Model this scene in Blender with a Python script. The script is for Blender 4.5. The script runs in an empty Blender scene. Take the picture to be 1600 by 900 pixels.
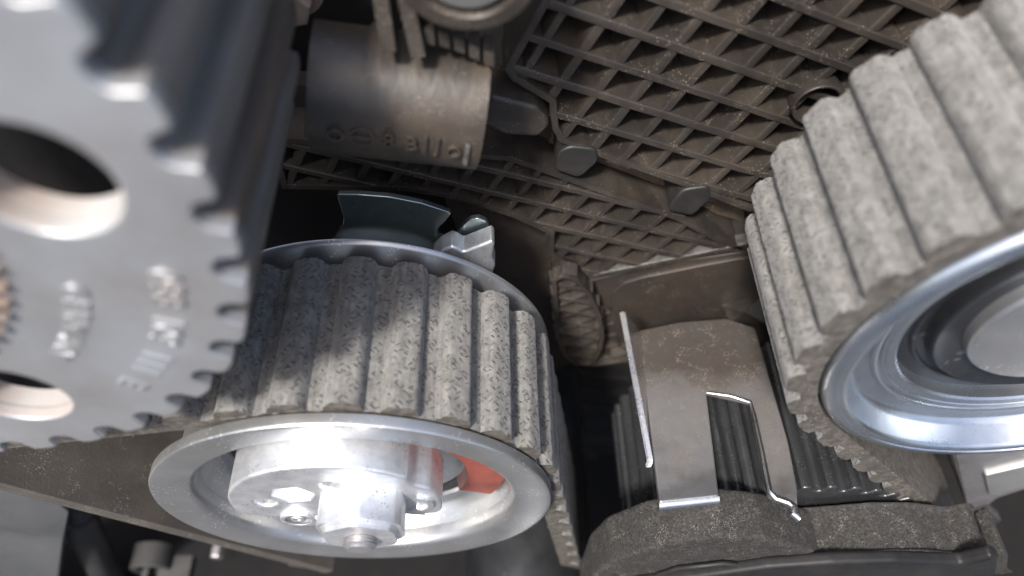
import bpy, bmesh, math, random
from mathutils import Vector, Matrix, noise
random.seed(7)
C = bpy.context.scene.collection
sc = bpy.context.scene
MM = 0.001            # everything below is written in millimetres, built in metres
R = math.radians

# ------------------------------------------------------------------ camera
F = 1150.0            # focal length in photo pixels (1600 wide)
ay = Vector((-40, 1650, F)).normalized()
axv = (Vector((1, 0, 0)) - ay * ay.x).normalized()
az = Vector((axv.y*ay.z-axv.z*ay.y, axv.z*ay.x-axv.x*ay.z, axv.x*ay.y-axv.y*ay.x))
if az.y < 0: az = -az
right = Vector((axv.x, ay.x, az.x)); up = Vector((axv.y, ay.y, az.y)); fwd = Vector((axv.z, ay.z, az.z))
cam = bpy.data.cameras.new('camera'); cam_ob = bpy.data.objects.new('camera', cam); C.objects.link(cam_ob)
cam.sensor_width = 36; cam.lens = 36*F/1600
cam.clip_start = 0.002; cam.clip_end = 50
mw = Matrix((( right.x, up.x, -fwd.x), (right.y, up.y, -fwd.y), (right.z, up.z, -fwd.z))).to_4x4()
cam_ob.matrix_world = mw
cam.dof.use_dof = True; cam.dof.focus_distance = 0.107; cam.dof.aperture_fstop = cam.lens/1.9
sc.camera = cam_ob

# ------------------------------------------------------------------ light
SUN = Vector((-0.33, -0.62, 1.0)).normalized()          # towards the sun
w = bpy.data.worlds.new('World'); sc.world = w; w.use_nodes = True
nt = w.node_tree; bg = nt.nodes['Background']
sky = nt.nodes.new('ShaderNodeTexSky'); sky.sky_type = 'NISHITA'; sky.sun_disc = False; sky.dust_density = 4; sky.ozone_density = .6
sky.sun_elevation = math.asin(SUN.z); sky.sun_rotation = math.atan2(SUN.x, SUN.y)
nt.links.new(sky.outputs[0], bg.inputs[0]); bg.inputs[1].default_value = 0.15
sl = bpy.data.lights.new('sun', 'SUN'); sl.energy = 4.0; sl.angle = R(7); sl.color = (1, .96, .9)
so = bpy.data.objects.new('sun', sl); C.objects.link(so)
so.rotation_euler = (-SUN).to_track_quat('-Z', 'Y').to_euler()
vs = sc.view_settings
vs.view_transform = 'Standard'; vs.look = 'None'; vs.gamma = 1; vs.use_curve_mapping = False; vs.exposure = 0.9

# ------------------------------------------------------------------ helpers
def ray(u, v):
    c = Vector((u-800, 450-v, F))
    return right*c.x + up*c.y + fwd*c.z
def at(u, v, y=None, z=None):                           # point of a photo pixel on the plane Y=y or Z=z (mm)
    r = ray(u, v)
    return r*(y/r.y) if y is not None else r*(z/r.z)
def xz(pts, y): return [(p.x, p.z) for p in (at(u, v, y=y) for u, v in pts)]

ORG = {}
def tag(o, label=None, cat=None, group=None, kind=None):
    if label: o['label'] = label
    if cat: o['category'] = cat
    if group: o['group'] = group
    if kind: o['kind'] = kind
    return o
def thing(name, loc, label, cat, group=None):
    o = bpy.data.objects.new(name, None); C.objects.link(o); o.empty_display_size = .005
    o.location = Vector(loc)*MM; ORG[o.name] = Vector(loc)
    return tag(o, label, cat, group)
def obj(name, bm, mat, parent=None, org=None, smooth=40):
    """links one mesh object from a bmesh written in world millimetres"""
    if parent is not None: o0 = ORG[parent.name]
    else: o0 = Vector(org) if org is not None else Vector((0, 0, 0))
    for v in bm.verts: v.co = (v.co-o0)*MM
    me = bpy.data.meshes.new(name); bm.to_mesh(me); bm.free()
    ob = bpy.data.objects.new(name, me); C.objects.link(ob)
    if parent is not None: ob.parent = parent
    else: ob.location = o0*MM
    ORG[ob.name] = o0
    if isinstance(mat, (list, tuple)):
        for m in mat: me.materials.append(m)
    else: me.materials.append(mat)
    if smooth:
        for p in me.polygons: p.use_smooth = True
        me.set_sharp_from_angle(angle=R(smooth))
        if len(me.polygons) < 9000:
            wn_ = ob.modifiers.new('flat faces', 'WEIGHTED_NORMAL'); wn_.keep_sharp = True; wn_.weight = 100
    return ob
def lathe(prof, cx, cz, seg=128, a0=0, a1=360, bm=None):
    """profile of (radius, y) turned round the Y direction"""
    bm = bm or bmesh.new(); full = abs(a1-a0) >= 359.9
    n = seg if full else seg+1; rows = []
    for i in range(n):
        a = R(a0+(a1-a0)*i/seg); ca, sa = math.cos(a), math.sin(a)
        rows.append([bm.verts.new((cx+r*ca, y, cz+r*sa)) for r, y in prof])
    for i in range(seg):
        A, B = rows[i], rows[(i+1) % n]
        for j in range(len(prof)-1):
            if prof[j][0] < 1e-6 and prof[j+1][0] < 1e-6: continue
            bm.faces.new((A[j], A[j+1], B[j+1], B[j]))
    bmesh.ops.remove_doubles(bm, verts=bm.verts, dist=1e-5)
    bmesh.ops.recalc_face_normals(bm, faces=bm.faces)
    return bm
def plate(outlines, y0, y1, bevel=0.0, res=2, bm=None):
    """flat piece with holes: outlines in (x, z), thickness y0..y1"""
    cu = bpy.data.curves.new('tmp', 'CURVE'); cu.dimensions = '2D'; cu.fill_mode = 'BOTH'
    lo = [min(p[k] for p in outlines[0])-.6 for k in (0, 1)]; hi = [max(p[k] for p in outlines[0])+.6 for k in (0, 1)]
    for pts in outlines:
        s = cu.splines.new('POLY'); s.points.add(len(pts)-1); s.use_cyclic_u = True
        for p, (x, z) in zip(s.points, pts): p.co = (x, z, 0, 1)
    h = (y1-y0)/2
    cu.extrude = max(h-bevel, 1e-4); cu.bevel_depth = bevel; cu.bevel_resolution = res; cu.offset = -bevel
    t = bpy.data.objects.new('tmp', cu); C.objects.link(t)
    me = bpy.data.meshes.new_from_object(t.evaluated_get(bpy.context.evaluated_depsgraph_get()))
    bpy.data.objects.remove(t); bpy.data.curves.remove(cu)
    if bevel and any(not (lo[0] < v.co.x < hi[0] and lo[1] < v.co.y < hi[1]) for v in me.vertices):
        bpy.data.meshes.remove(me)                       # the offset bevel spiked at a tight corner: round it less
        return plate(outlines, y0, y1, bevel*.6 if bevel > .12 else 0, res, bm)
    b = bmesh.new(); b.from_mesh(me); bpy.data.meshes.remove(me)
    bmesh.ops.remove_doubles(b, verts=b.verts, dist=1e-4)
    for v in b.verts: v.co = Vector((v.co.x, (y0+y1)/2 - v.co.z, v.co.y))
    bmesh.ops.recalc_face_normals(b, faces=b.faces)
    if bm is None: return b
    me = bpy.data.meshes.new('t'); b.to_mesh(me); b.free(); bm.from_mesh(me); bpy.data.meshes.remove(me); return bm
def box(bm, c, ex, ey, ez, s=(1, 1), bevel=0):
    """box round c with half-edge vectors; s tapers the +ey end"""
    vs_ = []
    for k in (-1, 1):
        q = s if k > 0 else (1, 1)
        vs_.append([bm.verts.new(Vector(c)+ex*i*q[0]+ey*k+ez*j*q[1]) for i, j in ((-1, -1), (1, -1), (1, 1), (-1, 1))])
    a, b = vs_; fs = [bm.faces.new(a), bm.faces.new(b[::-1])]
    for i in range(4): fs.append(bm.faces.new((a[i], b[i], b[(i+1) % 4], a[(i+1) % 4])))
    bmesh.ops.recalc_face_normals(bm, faces=fs)
    if bevel:
        es = list({e for f in fs for e in f.edges})
        bmesh.ops.bevel(bm, geom=es, offset=bevel, segments=2, affect='EDGES', profile=.6)
    return bm
def tube(pts, rad, seg=16, bm=None, cap=True):
    bm = bm or bmesh.new(); rings = []
    pts = [Vector(p) for p in pts]
    for i, p in enumerate(pts):
        d = (pts[min(i+1, len(pts)-1)]-pts[max(i-1, 0)]).normalized()
        n = d.orthogonal().normalized() if i == 0 else (n-d*n.dot(d)).normalized()
        b = d.cross(n); r = rad[i] if isinstance(rad, (list, tuple)) else rad
        rings.append([bm.verts.new(p+(n*math.cos(2*math.pi*k/seg)+b*math.sin(2*math.pi*k/seg))*r) for k in range(seg)])
    for A, B in zip(rings, rings[1:]):
        for k in range(seg): bm.faces.new((A[k], A[(k+1) % seg], B[(k+1) % seg], B[k]))
    if cap: bm.faces.new(rings[0][::-1]); bm.faces.new(rings[-1])
    bmesh.ops.recalc_face_normals(bm, faces=bm.faces)
    return bm
def circle(cx, cz, r, n=48): return [(cx+r*math.cos(2*math.pi*i/n), cz+r*math.sin(2*math.pi*i/n)) for i in range(n)]
def rounded(pts, r=.6, n=4):
    out = []; m = len(pts)
    for i in range(m):
        p = Vector(pts[i]); a = Vector(pts[i-1])-p; b = Vector(pts[(i+1) % m])-p
        k = min(r, a.length*.45, b.length*.45); A = p+a.normalized()*k; B = p+b.normalized()*k
        for j in range(n+1):
            t = j/n; q = A*(1-t)**2+p*2*t*(1-t)+B*t*t; out.append((q.x, q.y))
    return out
def text_bm(s, size, depth, xf, bm=None):
    """raised lettering; xf maps (x, y, height) of the letter plane to world mm"""
    bm = bm or bmesh.new()
    cu = bpy.data.curves.new('t', 'FONT'); cu.body = s; cu.size = size; cu.extrude = depth; cu.align_x = 'CENTER'; cu.bevel_depth = size*.012
    cu.resolution_u = 3
    t = bpy.data.objects.new('t', cu); C.objects.link(t)
    me = bpy.data.meshes.new_from_object(t.evaluated_get(bpy.context.evaluated_depsgraph_get()))
    bpy.data.objects.remove(t); bpy.data.curves.remove(cu)
    n0 = len(bm.verts); bm.from_mesh(me); bpy.data.meshes.remove(me); bm.verts.ensure_lookup_table()
    for v in bm.verts[n0:]: v.co = xf(v.co.x, v.co.y, v.co.z)
    return bm

# ------------------------------------------------------------------ materials
def mat(name, base, metal=0.0, rough=.5, dirt=None, dirt_scale=150, dirt_amt=.5, bump=0.0, bump_scale=900,
        speck=None, speck_scale=1500, speck_amt=.3, rough_var=.12, coat=0.0, stretch=None, spec=.5, dust=None):
    m = bpy.data.materials.new(name); m.use_nodes = True
    n = m.node_tree.nodes; l = m.node_tree.links; p = n['Principled BSDF']
    tc = n.new('ShaderNodeTexCoord'); co = tc.outputs['Object']
    if stretch:
        mp = n.new('ShaderNodeMapping'); mp.inputs['Scale'].default_value = stretch; l.new(co, mp.inputs[0]); cs = mp.outputs[0]
    else: cs = co
    p.inputs['Metallic'].default_value = metal; p.inputs['Specular IOR Level'].default_value = spec
    p.inputs['Coat Weight'].default_value = coat
    def ntex(scale, detail=6, rough_=.6, vec=co):
        t = n.new('ShaderNodeTexNoise'); t.inputs['Scale'].default_value = scale; t.inputs['Detail'].default_value = detail
        t.inputs['Roughness'].default_value = rough_; l.new(vec, t.inputs['Vector']); return t.outputs['Fac']
    def ramp(f, a, b):
        r = n.new('ShaderNodeMapRange'); r.inputs['From Min'].default_value = a; r.inputs['From Max'].default_value = b
        l.new(f, r.inputs[0]); return r.outputs[0]
    def mix(fac, a, b):
        x = n.new('ShaderNodeMix'); x.data_type = 'RGBA'
        l.new(fac, x.inputs[0])
        for s, i in ((a, 6), (b, 7)):
            if isinstance(s, tuple): x.inputs[i].default_value = (*s, 1)
            else: l.new(s, x.inputs[i])
        return x.outputs[2]
    col = tuple(base)
    v = ramp(ntex(dirt_scale*.6, 4, .6, cs), .3, .7)
    col = mix(v, tuple(c*.82 for c in base), tuple(min(1, c*1.14) for c in base))
    if dirt:
        f = n.new('ShaderNodeMath'); f.operation = 'MULTIPLY'; f.inputs[1].default_value = dirt_amt
        l.new(ramp(ntex(dirt_scale, 8, .68, cs), .42, .66), f.inputs[0]); col = mix(f.outputs[0], col, dirt)
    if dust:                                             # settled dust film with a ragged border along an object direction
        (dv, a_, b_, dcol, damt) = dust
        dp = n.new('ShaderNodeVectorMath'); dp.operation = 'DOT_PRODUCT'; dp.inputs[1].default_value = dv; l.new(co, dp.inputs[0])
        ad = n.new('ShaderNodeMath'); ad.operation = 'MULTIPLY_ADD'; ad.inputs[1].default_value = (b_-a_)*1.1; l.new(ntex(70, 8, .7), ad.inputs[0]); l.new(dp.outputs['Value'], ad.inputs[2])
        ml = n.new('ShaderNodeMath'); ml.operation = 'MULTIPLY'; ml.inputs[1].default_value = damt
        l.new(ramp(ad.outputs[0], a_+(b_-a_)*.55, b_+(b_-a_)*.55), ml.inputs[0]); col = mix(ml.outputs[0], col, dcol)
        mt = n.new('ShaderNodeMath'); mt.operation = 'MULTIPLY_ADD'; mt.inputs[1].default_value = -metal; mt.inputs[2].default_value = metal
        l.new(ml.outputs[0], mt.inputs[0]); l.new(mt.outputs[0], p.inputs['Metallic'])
    if speck:
        f = n.new('ShaderNodeMath'); f.operation = 'MULTIPLY'; f.inputs[1].default_value = speck_amt
        vo = n.new('ShaderNodeTexVoronoi'); vo.inputs['Scale'].default_value = speck_scale; l.new(co, vo.inputs['Vector'])
        l.new(ramp(vo.outputs['Distance'], .32, .16), f.inputs[0])
        g = n.new('ShaderNodeMath'); g.operation = 'MULTIPLY'; l.new(f.outputs[0], g.inputs[0]); l.new(ramp(ntex(speck_scale*.12, 3), .5, .62), g.inputs[1])
        col = mix(g.outputs[0], col, speck)
    l.new(col, p.inputs['Base Color'])
    r = n.new('ShaderNodeMath'); r.operation = 'MULTIPLY_ADD'; r.inputs[1].default_value = rough_var*2; r.inputs[2].default_value = rough-rough_var
    l.new(ntex(dirt_scale*1.7, 5, .6, cs), r.inputs[0]); l.new(r.outputs[0], p.inputs['Roughness'])
    if bump:
        b = n.new('ShaderNodeBump'); b.inputs['Distance'].default_value = bump*MM; b.inputs['Strength'].default_value = 1
        l.new(ntex(bump_scale, 6, .65, cs), b.inputs['Height']); l.new(b.outputs[0], p.inputs['Normal'])
    return m
def fabric(name, base, dark):
    """woven nylon facing of the belt, UV in millimetres (along belt, across belt)"""
    m = bpy.data.materials.new(name); m.use_nodes = True
    n = m.node_tree.nodes; l = m.node_tree.links; p = n['Principled BSDF']
    uv = n.new('ShaderNodeUVMap'); uv.uv_map = 'UVMap'
    def math_(op, a, b=None):
        x = n.new('ShaderNodeMath'); x.operation = op
        for i, s in enumerate((a, b)):
            if s is None: continue
            if isinstance(s, (int, float)): x.inputs[i].default_value = s
            else: l.new(s, x.inputs[i])
        return x.outputs[0]
    def rng(f, a, b, c=0, d=1):
        r = n.new('ShaderNodeMapRange'); l.new(f, r.inputs[0])
        for i, q in enumerate((a, b, c, d)): r.inputs[1+i].default_value = q
        return r.outputs[0]
    def noise_(sc_, det=5, ro=.6, vec=None):
        t = n.new('ShaderNodeTexNoise'); t.inputs['Scale'].default_value = sc_; t.inputs['Detail'].default_value = det; t.inputs['Roughness'].default_value = ro
        l.new(vec or uv.outputs[0], t.inputs['Vector']); return t
    nz = noise_(1.3, 3); warp = n.new('ShaderNodeVectorMath'); warp.operation = 'MULTIPLY_ADD'
    warp.inputs[1].default_value = (.5, .5, 0); l.new(nz.outputs['Color'], warp.inputs[0]); l.new(uv.outputs[0], warp.inputs[2])
    strokes = None
    for ang, off, sx, sy in ((40, 0, .42, 1.3), (-36, 7.3, .42, 1.35)):
        mp = n.new('ShaderNodeMapping'); mp.inputs['Rotation'].default_value = (0, 0, R(ang)); mp.inputs['Location'].default_value = (off, off, 0)
        l.new(warp.outputs[0], mp.inputs[0])
        mp2 = n.new('ShaderNodeMapping'); mp2.inputs['Scale'].default_value = (sx, sy, 1); l.new(mp.outputs[0], mp2.inputs[0])
        vo = n.new('ShaderNodeTexVoronoi'); vo.voronoi_dimensions = '2D'; vo.inputs['Scale'].default_value = 1.0; vo.inputs['Randomness'].default_value = .5
        l.new(mp2.outputs[0], vo.inputs['Vector'])
        s = rng(vo.outputs['Distance'], .20, .11)
        strokes = s if strokes is None else math_('MAXIMUM', strokes, s)
    big = noise_(.16, 4).outputs['Fac']; fine = noise_(6.0, 6, .7).outputs['Fac']; midn = noise_(1.4, 6, .7).outputs['Fac']
    st = math_('MULTIPLY', strokes, rng(midn, .35, .55))
    mx = n.new('ShaderNodeMix'); mx.data_type = 'RGBA'; l.new(rng(midn, .3, .7), mx.inputs[0])
    mx.inputs[6].default_value = (*[c*.86 for c in base], 1); mx.inputs[7].default_value = (*[c*1.12 for c in base], 1)
    mw_ = n.new('ShaderNodeMix'); mw_.data_type = 'RGBA'; l.new(rng(big, .45, .7, 0, .35), mw_.inputs[0]); l.new(mx.outputs[2], mw_.inputs[6])
    mw_.inputs[7].default_value = (base[0]*.85, base[1]*.8, base[2]*.72, 1)
    smp = n.new('ShaderNodeMapping'); smp.inputs['Scale'].default_value = (1.5, .16, 1); l.new(uv.outputs[0], smp.inputs[0])
    strk = noise_(1.0, 5, .65, smp.outputs[0]).outputs['Fac']; mot = noise_(.55, 6, .7).outputs['Fac']
    mw2 = n.new('ShaderNodeMix'); mw2.data_type = 'RGBA'; mw2.blend_type = 'MULTIPLY'; mw2.inputs[0].default_value = 1
    cr = n.new('ShaderNodeCombineColor'); vv_ = math_('MULTIPLY', rng(strk, .3, .7, .68, 1.3), rng(mot, .35, .65, .72, 1.3))
    for i in range(3): l.new(vv_, cr.inputs[i])
    l.new(mw_.outputs[2], mw2.inputs[6]); l.new(cr.outputs[0], mw2.inputs[7]); mw_ = mw2
    m2 = n.new('ShaderNodeMix'); m2.data_type = 'RGBA'; l.new(math_('MULTIPLY', st, .8), m2.inputs[0]); l.new(mw_.outputs[2], m2.inputs[6]); m2.inputs[7].default_value = (*dark, 1)
    l.new(m2.outputs[2], p.inputs['Base Color'])
    p.inputs['Roughness'].default_value = .78; p.inputs['Specular IOR Level'].default_value = .35
    p.inputs['Sheen Weight'].default_value = .25; p.inputs['Sheen Roughness'].default_value = .5
    h = math_('ADD', math_('MULTIPLY', st, -1.0), math_('ADD', math_('MULTIPLY', midn, .45), math_('MULTIPLY', fine, .5)))
    b = n.new('ShaderNodeBump'); b.inputs['Distance'].default_value = .13*MM; b.inputs['Strength'].default_value = 1
    l.new(h, b.inputs['Height']); l.new(b.outputs[0], p.inputs['Normal'])
    return m

M_belt = fabric('belt_fabric', (.135, .133, .127), (.02, .02, .019))
M_beltback = mat('belt_rubber', (.06, .054, .048), 0, .55, dirt=(.13, .11, .09), dirt_scale=120, dirt_amt=.35, bump=.06, bump_scale=2500, speck=(.5, .48, .44), speck_scale=2600, speck_amt=.4)
M_beltedge = mat('belt_edge', (.045, .04, .036), 0, .8, dirt=(.15, .135, .115), dirt_scale=900, dirt_amt=.6, bump=.07, bump_scale=2600)
M_steel = mat('brushed_steel', (.43, .435, .44), .85, .36, dirt=(.36, .36, .36), dirt_scale=140, dirt_amt=.25, bump=.002, bump_scale=2500, speck=(.95, .95, .93), speck_scale=1800, speck_amt=.8)
M_steelrim = mat('pressed_steel', (.50, .535, .58), .95, .3, dirt=(.38, .41, .45), dirt_scale=120, dirt_amt=.35, bump=.001, bump_scale=2500, speck=(.2, .2, .2), speck_scale=1500, speck_amt=.35)
M_zinc = mat('bright_zinc', (.84, .85, .87), .88, .42, dirt=(.42, .45, .48), dirt_scale=330, dirt_amt=.4, bump=.04, bump_scale=1300, speck=(.1, .1, .1), speck_scale=1900, speck_amt=.6)
M_zincplate = mat('passivated_zinc', (.36, .42, .42), .92, .2, dirt=(.22, .26, .26), dirt_scale=100, dirt_amt=.6, bump=.02, bump_scale=260, speck=(.6, .62, .6), speck_scale=1500, speck_amt=.6)
M_holewall = mat('rust_tinged_bore', (.5, .5, .5), .3, .4, dirt=(.4, .25, .16), dirt_scale=50, dirt_amt=.6, bump=.03, bump_scale=1500)
M_sinter = mat('sintered_steel', (.38, .395, .415), .6, .37, dirt=(.22, .17, .135), dirt_scale=70, dirt_amt=.4, bump=.03, bump_scale=2200)
M_groove = mat('oily_sintered_steel', (.2, .19, .18), .45, .42, dirt=(.1, .068, .045), dirt_scale=130, dirt_amt=.75, bump=.02, bump_scale=1500, stretch=(1, .12, 1))
M_rust = mat('rusty_steel', (.3, .21, .155), .4, .6, dirt=(.45, .42, .4), dirt_scale=250, dirt_amt=.6, bump=.06, bump_scale=900)
M_plastic = mat('dusty_black_plastic', (.021, .018, .016), 0, .5, dirt=(.052, .042, .0335), dirt_scale=110, dirt_amt=.75, bump=.03, bump_scale=1600, speck=(.3, .26, .2), speck_scale=2200, speck_amt=.4)
M_post = mat('grey_black_post', (.011, .011, .0112), 0, .55, dirt=(.03, .027, .024), dirt_scale=300, dirt_amt=.6, bump=.03, bump_scale=1600)
M_sleeve = mat('dusty_brown_sleeve', (.032, .027, .023), 0, .4, dirt=(.075, .056, .039), dirt_scale=90, dirt_amt=.7, bump=.03, bump_scale=1600, speck=(.3, .26, .2), speck_scale=2600, speck_amt=.3)
M_plasticbrown = mat('dirt_caked_plastic', (.04, .031, .0255), 0, .5, dirt=(.017, .0155, .015), dirt_scale=85, dirt_amt=.85, bump=.03, bump_scale=1400, speck=(.3, .25, .18), speck_scale=2000, speck_amt=.4)
M_ochre = mat('ochre_dust_plastic', (.05, .039, .03), 0, .65, dirt=(.15, .105, .055), dirt_scale=260, dirt_amt=.5, bump=.06, bump_scale=1500, speck=(.5, .36, .2), speck_scale=1900, speck_amt=.7)
M_wornedge = mat('scuffed_plastic_edge', (.10, .097, .094), 0, .34, dirt=(.03, .027, .025), dirt_scale=700, dirt_amt=.9, bump=.08, bump_scale=1500)
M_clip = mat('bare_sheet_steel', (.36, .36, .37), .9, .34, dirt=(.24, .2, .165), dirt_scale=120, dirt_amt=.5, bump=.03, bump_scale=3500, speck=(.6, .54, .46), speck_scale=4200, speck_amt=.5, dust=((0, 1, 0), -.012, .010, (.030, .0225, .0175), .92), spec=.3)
M_clipedge = mat('cut_and_highlit_steel', (.75, .74, .73), 1, .28, bump=.03, bump_scale=900)  # brighter than the clip plate: the foot's highlight is put into this colour
M_foam = mat('grey_felt_foam', (.026, .025, .0245), 0, .95, dirt=(.075, .071, .067), dirt_scale=2600, dirt_amt=.8, bump=.35, bump_scale=3800, speck=(.4, .38, .36), speck_scale=4600, speck_amt=.7, spec=.2)
M_gloss = mat('glossy_black_plastic', (.011, .011, .012), 0, .5, dirt=(.03, .028, .026), dirt_scale=130, dirt_amt=.6, bump=.03, bump_scale=700, spec=.25)
M_darkmetal = mat('dark_oiled_steel', (.1, .105, .115), .9, .38, dirt=(.05, .05, .055), dirt_scale=120, dirt_amt=.6, bump=.02, bump_scale=1200, speck=(.5, .5, .48), speck_scale=500, speck_amt=.5)
M_crank = mat('oily_black_steel', (.075, .078, .085), .7, .28, dirt=(.05, .05, .05), dirt_scale=120, dirt_amt=.6, bump=.01, bump_scale=1200, speck=(.4, .4, .38), speck_scale=2200, speck_amt=.4)
M_darkcast = mat('dark_oily_casting', (.018, .017, .017), .2, .5, dirt=(.035, .03, .026), dirt_scale=150, dirt_amt=.6, bump=.05, bump_scale=900)
M_block = mat('dark_cast_block', (.008, .008, .009), 0, .85, dirt=(.014, .012, .011), dirt_scale=60, dirt_amt=.6, bump=.2, bump_scale=300, spec=.15)
M_alu = mat('cast_aluminium', (.5, .49, .5), .9, .42, dirt=(.3, .28, .28), dirt_scale=180, dirt_amt=.5, bump=.04, bump_scale=1500)
M_greypl = mat('grey_painted_panel', (.085, .09, .095), .2, .45, dirt=(.14, .14, .14), dirt_scale=80, dirt_amt=.3, bump=.02, bump_scale=800)
M_hose = mat('dull_grey_rubber', (.03, .03, .031), 0, .5, dirt=(.06, .057, .054), dirt_scale=200, dirt_amt=.5, bump=.04, bump_scale=900)
M_red = mat('red_plastic', (.24, .058, .04), 0, .45, dirt=(.05, .025, .022), dirt_scale=120, dirt_amt=.6)
M_black = mat('black_rubber', (.02, .02, .021), 0, .45)
M_silver = mat('satin_silver', (.6, .61, .6), .9, .4, dirt=(.4, .4, .38), dirt_scale=120, dirt_amt=.4)
M_ground = mat('pale_concrete', (.26, .25, .235), 0, .8, dirt_scale=6)
M_paint = mat('white_reflector_paint', (.72, .76, .8), 0, .4, dirt_scale=8)

# ------------------------------------------------------------------ setting: the bay around the drive
def slab(name, x0, x1, y0, y1, z0, z1, m, bevel=0):
    bm = bmesh.new()
    box(bm, ((x0+x1)/2, (y0+y1)/2, (z0+z1)/2), Vector(((x1-x0)/2, 0, 0)), Vector((0, (y1-y0)/2, 0)), Vector((0, 0, (z1-z0)/2)), bevel=bevel)
    o = obj(name, bm, m, org=((x0+x1)/2, (y0+y1)/2, z0)); tag(o, kind='structure'); return o
slab('engine_block', -260, 260, 97, 300, -330, 23, M_block)
slab('bay_floor', -500, 500, -300, 320, -350, -331, M_ground)
slab('shade_slab', -170, 170, 0, 97, -240, -230, M_block)  # added dark slab, stands in for deep shade and hides the pale floor
slab('inner_wing_reflector', -420, 420, -290, -270, -330, 30, M_paint)  # unseen pale panel, added to reflect light into the metal faces

# ------------------------------------------------------------------ belts
class Path:
    """belt path in the (x, z) plane, made of lines and arcs; at(s) gives point and outward normal"""
    def __init__(s): s.seg = []; s.len = 0
    def line(s, a, b, side):
        a = Vector(a); b = Vector(b); d = (b-a); L = d.length; d /= L
        s.seg.append((s.len, L, lambda t: (a+d*t, Vector((-d.y, d.x))*side))); s.len += L; return s
    def arc(s, c, r, a0, a1):
        c = Vector(c); L = abs(R(a1-a0))*r; k = 1 if a1 > a0 else -1
        def f(t):
            a = R(a0)+k*t/r; n = Vector((math.cos(a), math.sin(a))); return c+n*r, n
        s.seg.append((s.len, L, f)); s.len += L; return s
    def at(s, t):
        for s0, L, f in s.seg:
            if t <= s0+L or (s0, L, f) == s.seg[-1]: return f(t-s0)
def nz(p, k=1): return noise.fractal(Vector(p)*k, 0.6, 2.0, 4)
def belt_run(root, path, y0, y1, pitch, phase, thick=2.0, toothh=2.3, wb=4.9, wt=3.0, teeth=True, seed=0, tooth_range=None):
    # band: outer face carries the fabric, inner face and edges are rubber
    bm = bmesh.new(); uvl = bm.loops.layers.uv.new('UVMap'); N = int(path.len/.8); W = 30
    rows = []
    for i in range(N+1):
        t = path.len*i/N; p, n = path.at(t); row = []
        for j in range(W+1):
            e = .25*nz((t*.9, seed, 3 if j < W/2 else 9)) if j in (0, W) else 0
            y = y0+(y1-y0)*j/W + e; d = .05*nz((t*.7, y*.7, seed+20))
            q = p+n*d; row.append((bm.verts.new((q.x, y, q.y)), t, y))
        fr = p-n*thick
        row = [(bm.verts.new((fr.x, y0+.1, fr.y)), t, y0)] + row + [(bm.verts.new((fr.x, y1-.1, fr.y)), t, y1)]
        rows.append(row)
    for A, B in zip(rows, rows[1:]):
        m = len(A)
        for j in range(m):
            k = (j+1) % m; f = bm.faces.new((A[j][0], A[k][0], B[k][0], B[j][0]))
            f.material_index = 0 if (0 < j < m-2) else 1
            for lo, (_, t, y) in zip(f.loops, (A[j], A[k], B[k], B[j])): lo[uvl].uv = (t, y)
    bmesh.ops.recalc_face_normals(bm, faces=bm.faces)
    obj('band', bm, [M_belt, M_beltedge], root, smooth=60)
    if not teeth: return
    s = phase; half = wb/2; prof = []
    for q in range(25):                                   # rounded trapezoid tooth section
        x = -1+2*q/24; ax_ = abs(x)
        h = 1-max(0, (ax_-wt/wb*.72)/(1-wt/wb*.72))**2.2 if ax_ > wt/wb*.72 else 1
        prof.append((x*half, h*toothh-.12))
    cum = [0]
    for (xa, ha), (xb, hb) in zip(prof, prof[1:]): cum.append(cum[-1]+math.hypot(xb-xa, hb-ha))
    cum = [c_-cum[12] for c_ in cum]
    while s < path.len-half:
        if s > half and (tooth_range is None or tooth_range[0] <= s <= tooth_range[1]):
            bm = bmesh.new(); uvl = bm.loops.layers.uv.new('UVMap'); rows = []; J = 84
            for j in range(J+1):
                yy = y0+(y1-y0)*j/J; row = []
                for (x, h), cu_ in zip(prof, cum):
                    e = 0
                    if j in (0, J): e = .16*nz((s*3+x*1.6, h*2, seed+(0 if j else 40)))+.12*nz((s*9+x*6, h*6, seed+(2 if j else 42)))
                    y = yy+e
                    p, n = path.at(s+x)
                    d = h+.045*nz((s*2+x*.9, y*.8, seed+5))*(.4+.6*h/toothh)+.03*nz((s*2+x*2.4, y*2.4, seed+8))
                    q = p+n*d; row.append((bm.verts.new((q.x, y, q.y)), s*1.37+cu_, y))
                rows.append(row)
            for A, B in zip(rows, rows[1:]):
                for k in range(len(prof)-1):
                    f = bm.faces.new((A[k][0], B[k][0], B[k+1][0], A[k+1][0]))
                    for lo, (_, t, y) in zip(f.loops, (A[k], B[k], B[k+1], A[k+1])): lo[uvl].uv = (t, y)
            for row in (rows[0], rows[-1]):
                f = bm.faces.new([v for v, _, _ in row]); f.material_index = 1
                for lo, (_, t, y) in zip(f.loops, row): lo[uvl].uv = (t, y)
            bmesh.ops.recalc_face_normals(bm, faces=bm.faces)
            obj('tooth', bm, [M_belt, M_beltedge], root, smooth=70)
        s += pitch

TC = (-22.4, -110.0)          # tensioner centre (x, z)
IC = (65.4, -70.6)            # idler centre
SC = (-61.0, -38.5)           # cam sprocket centre
KC = (49.0, -139.5)           # crank sprocket centre

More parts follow.
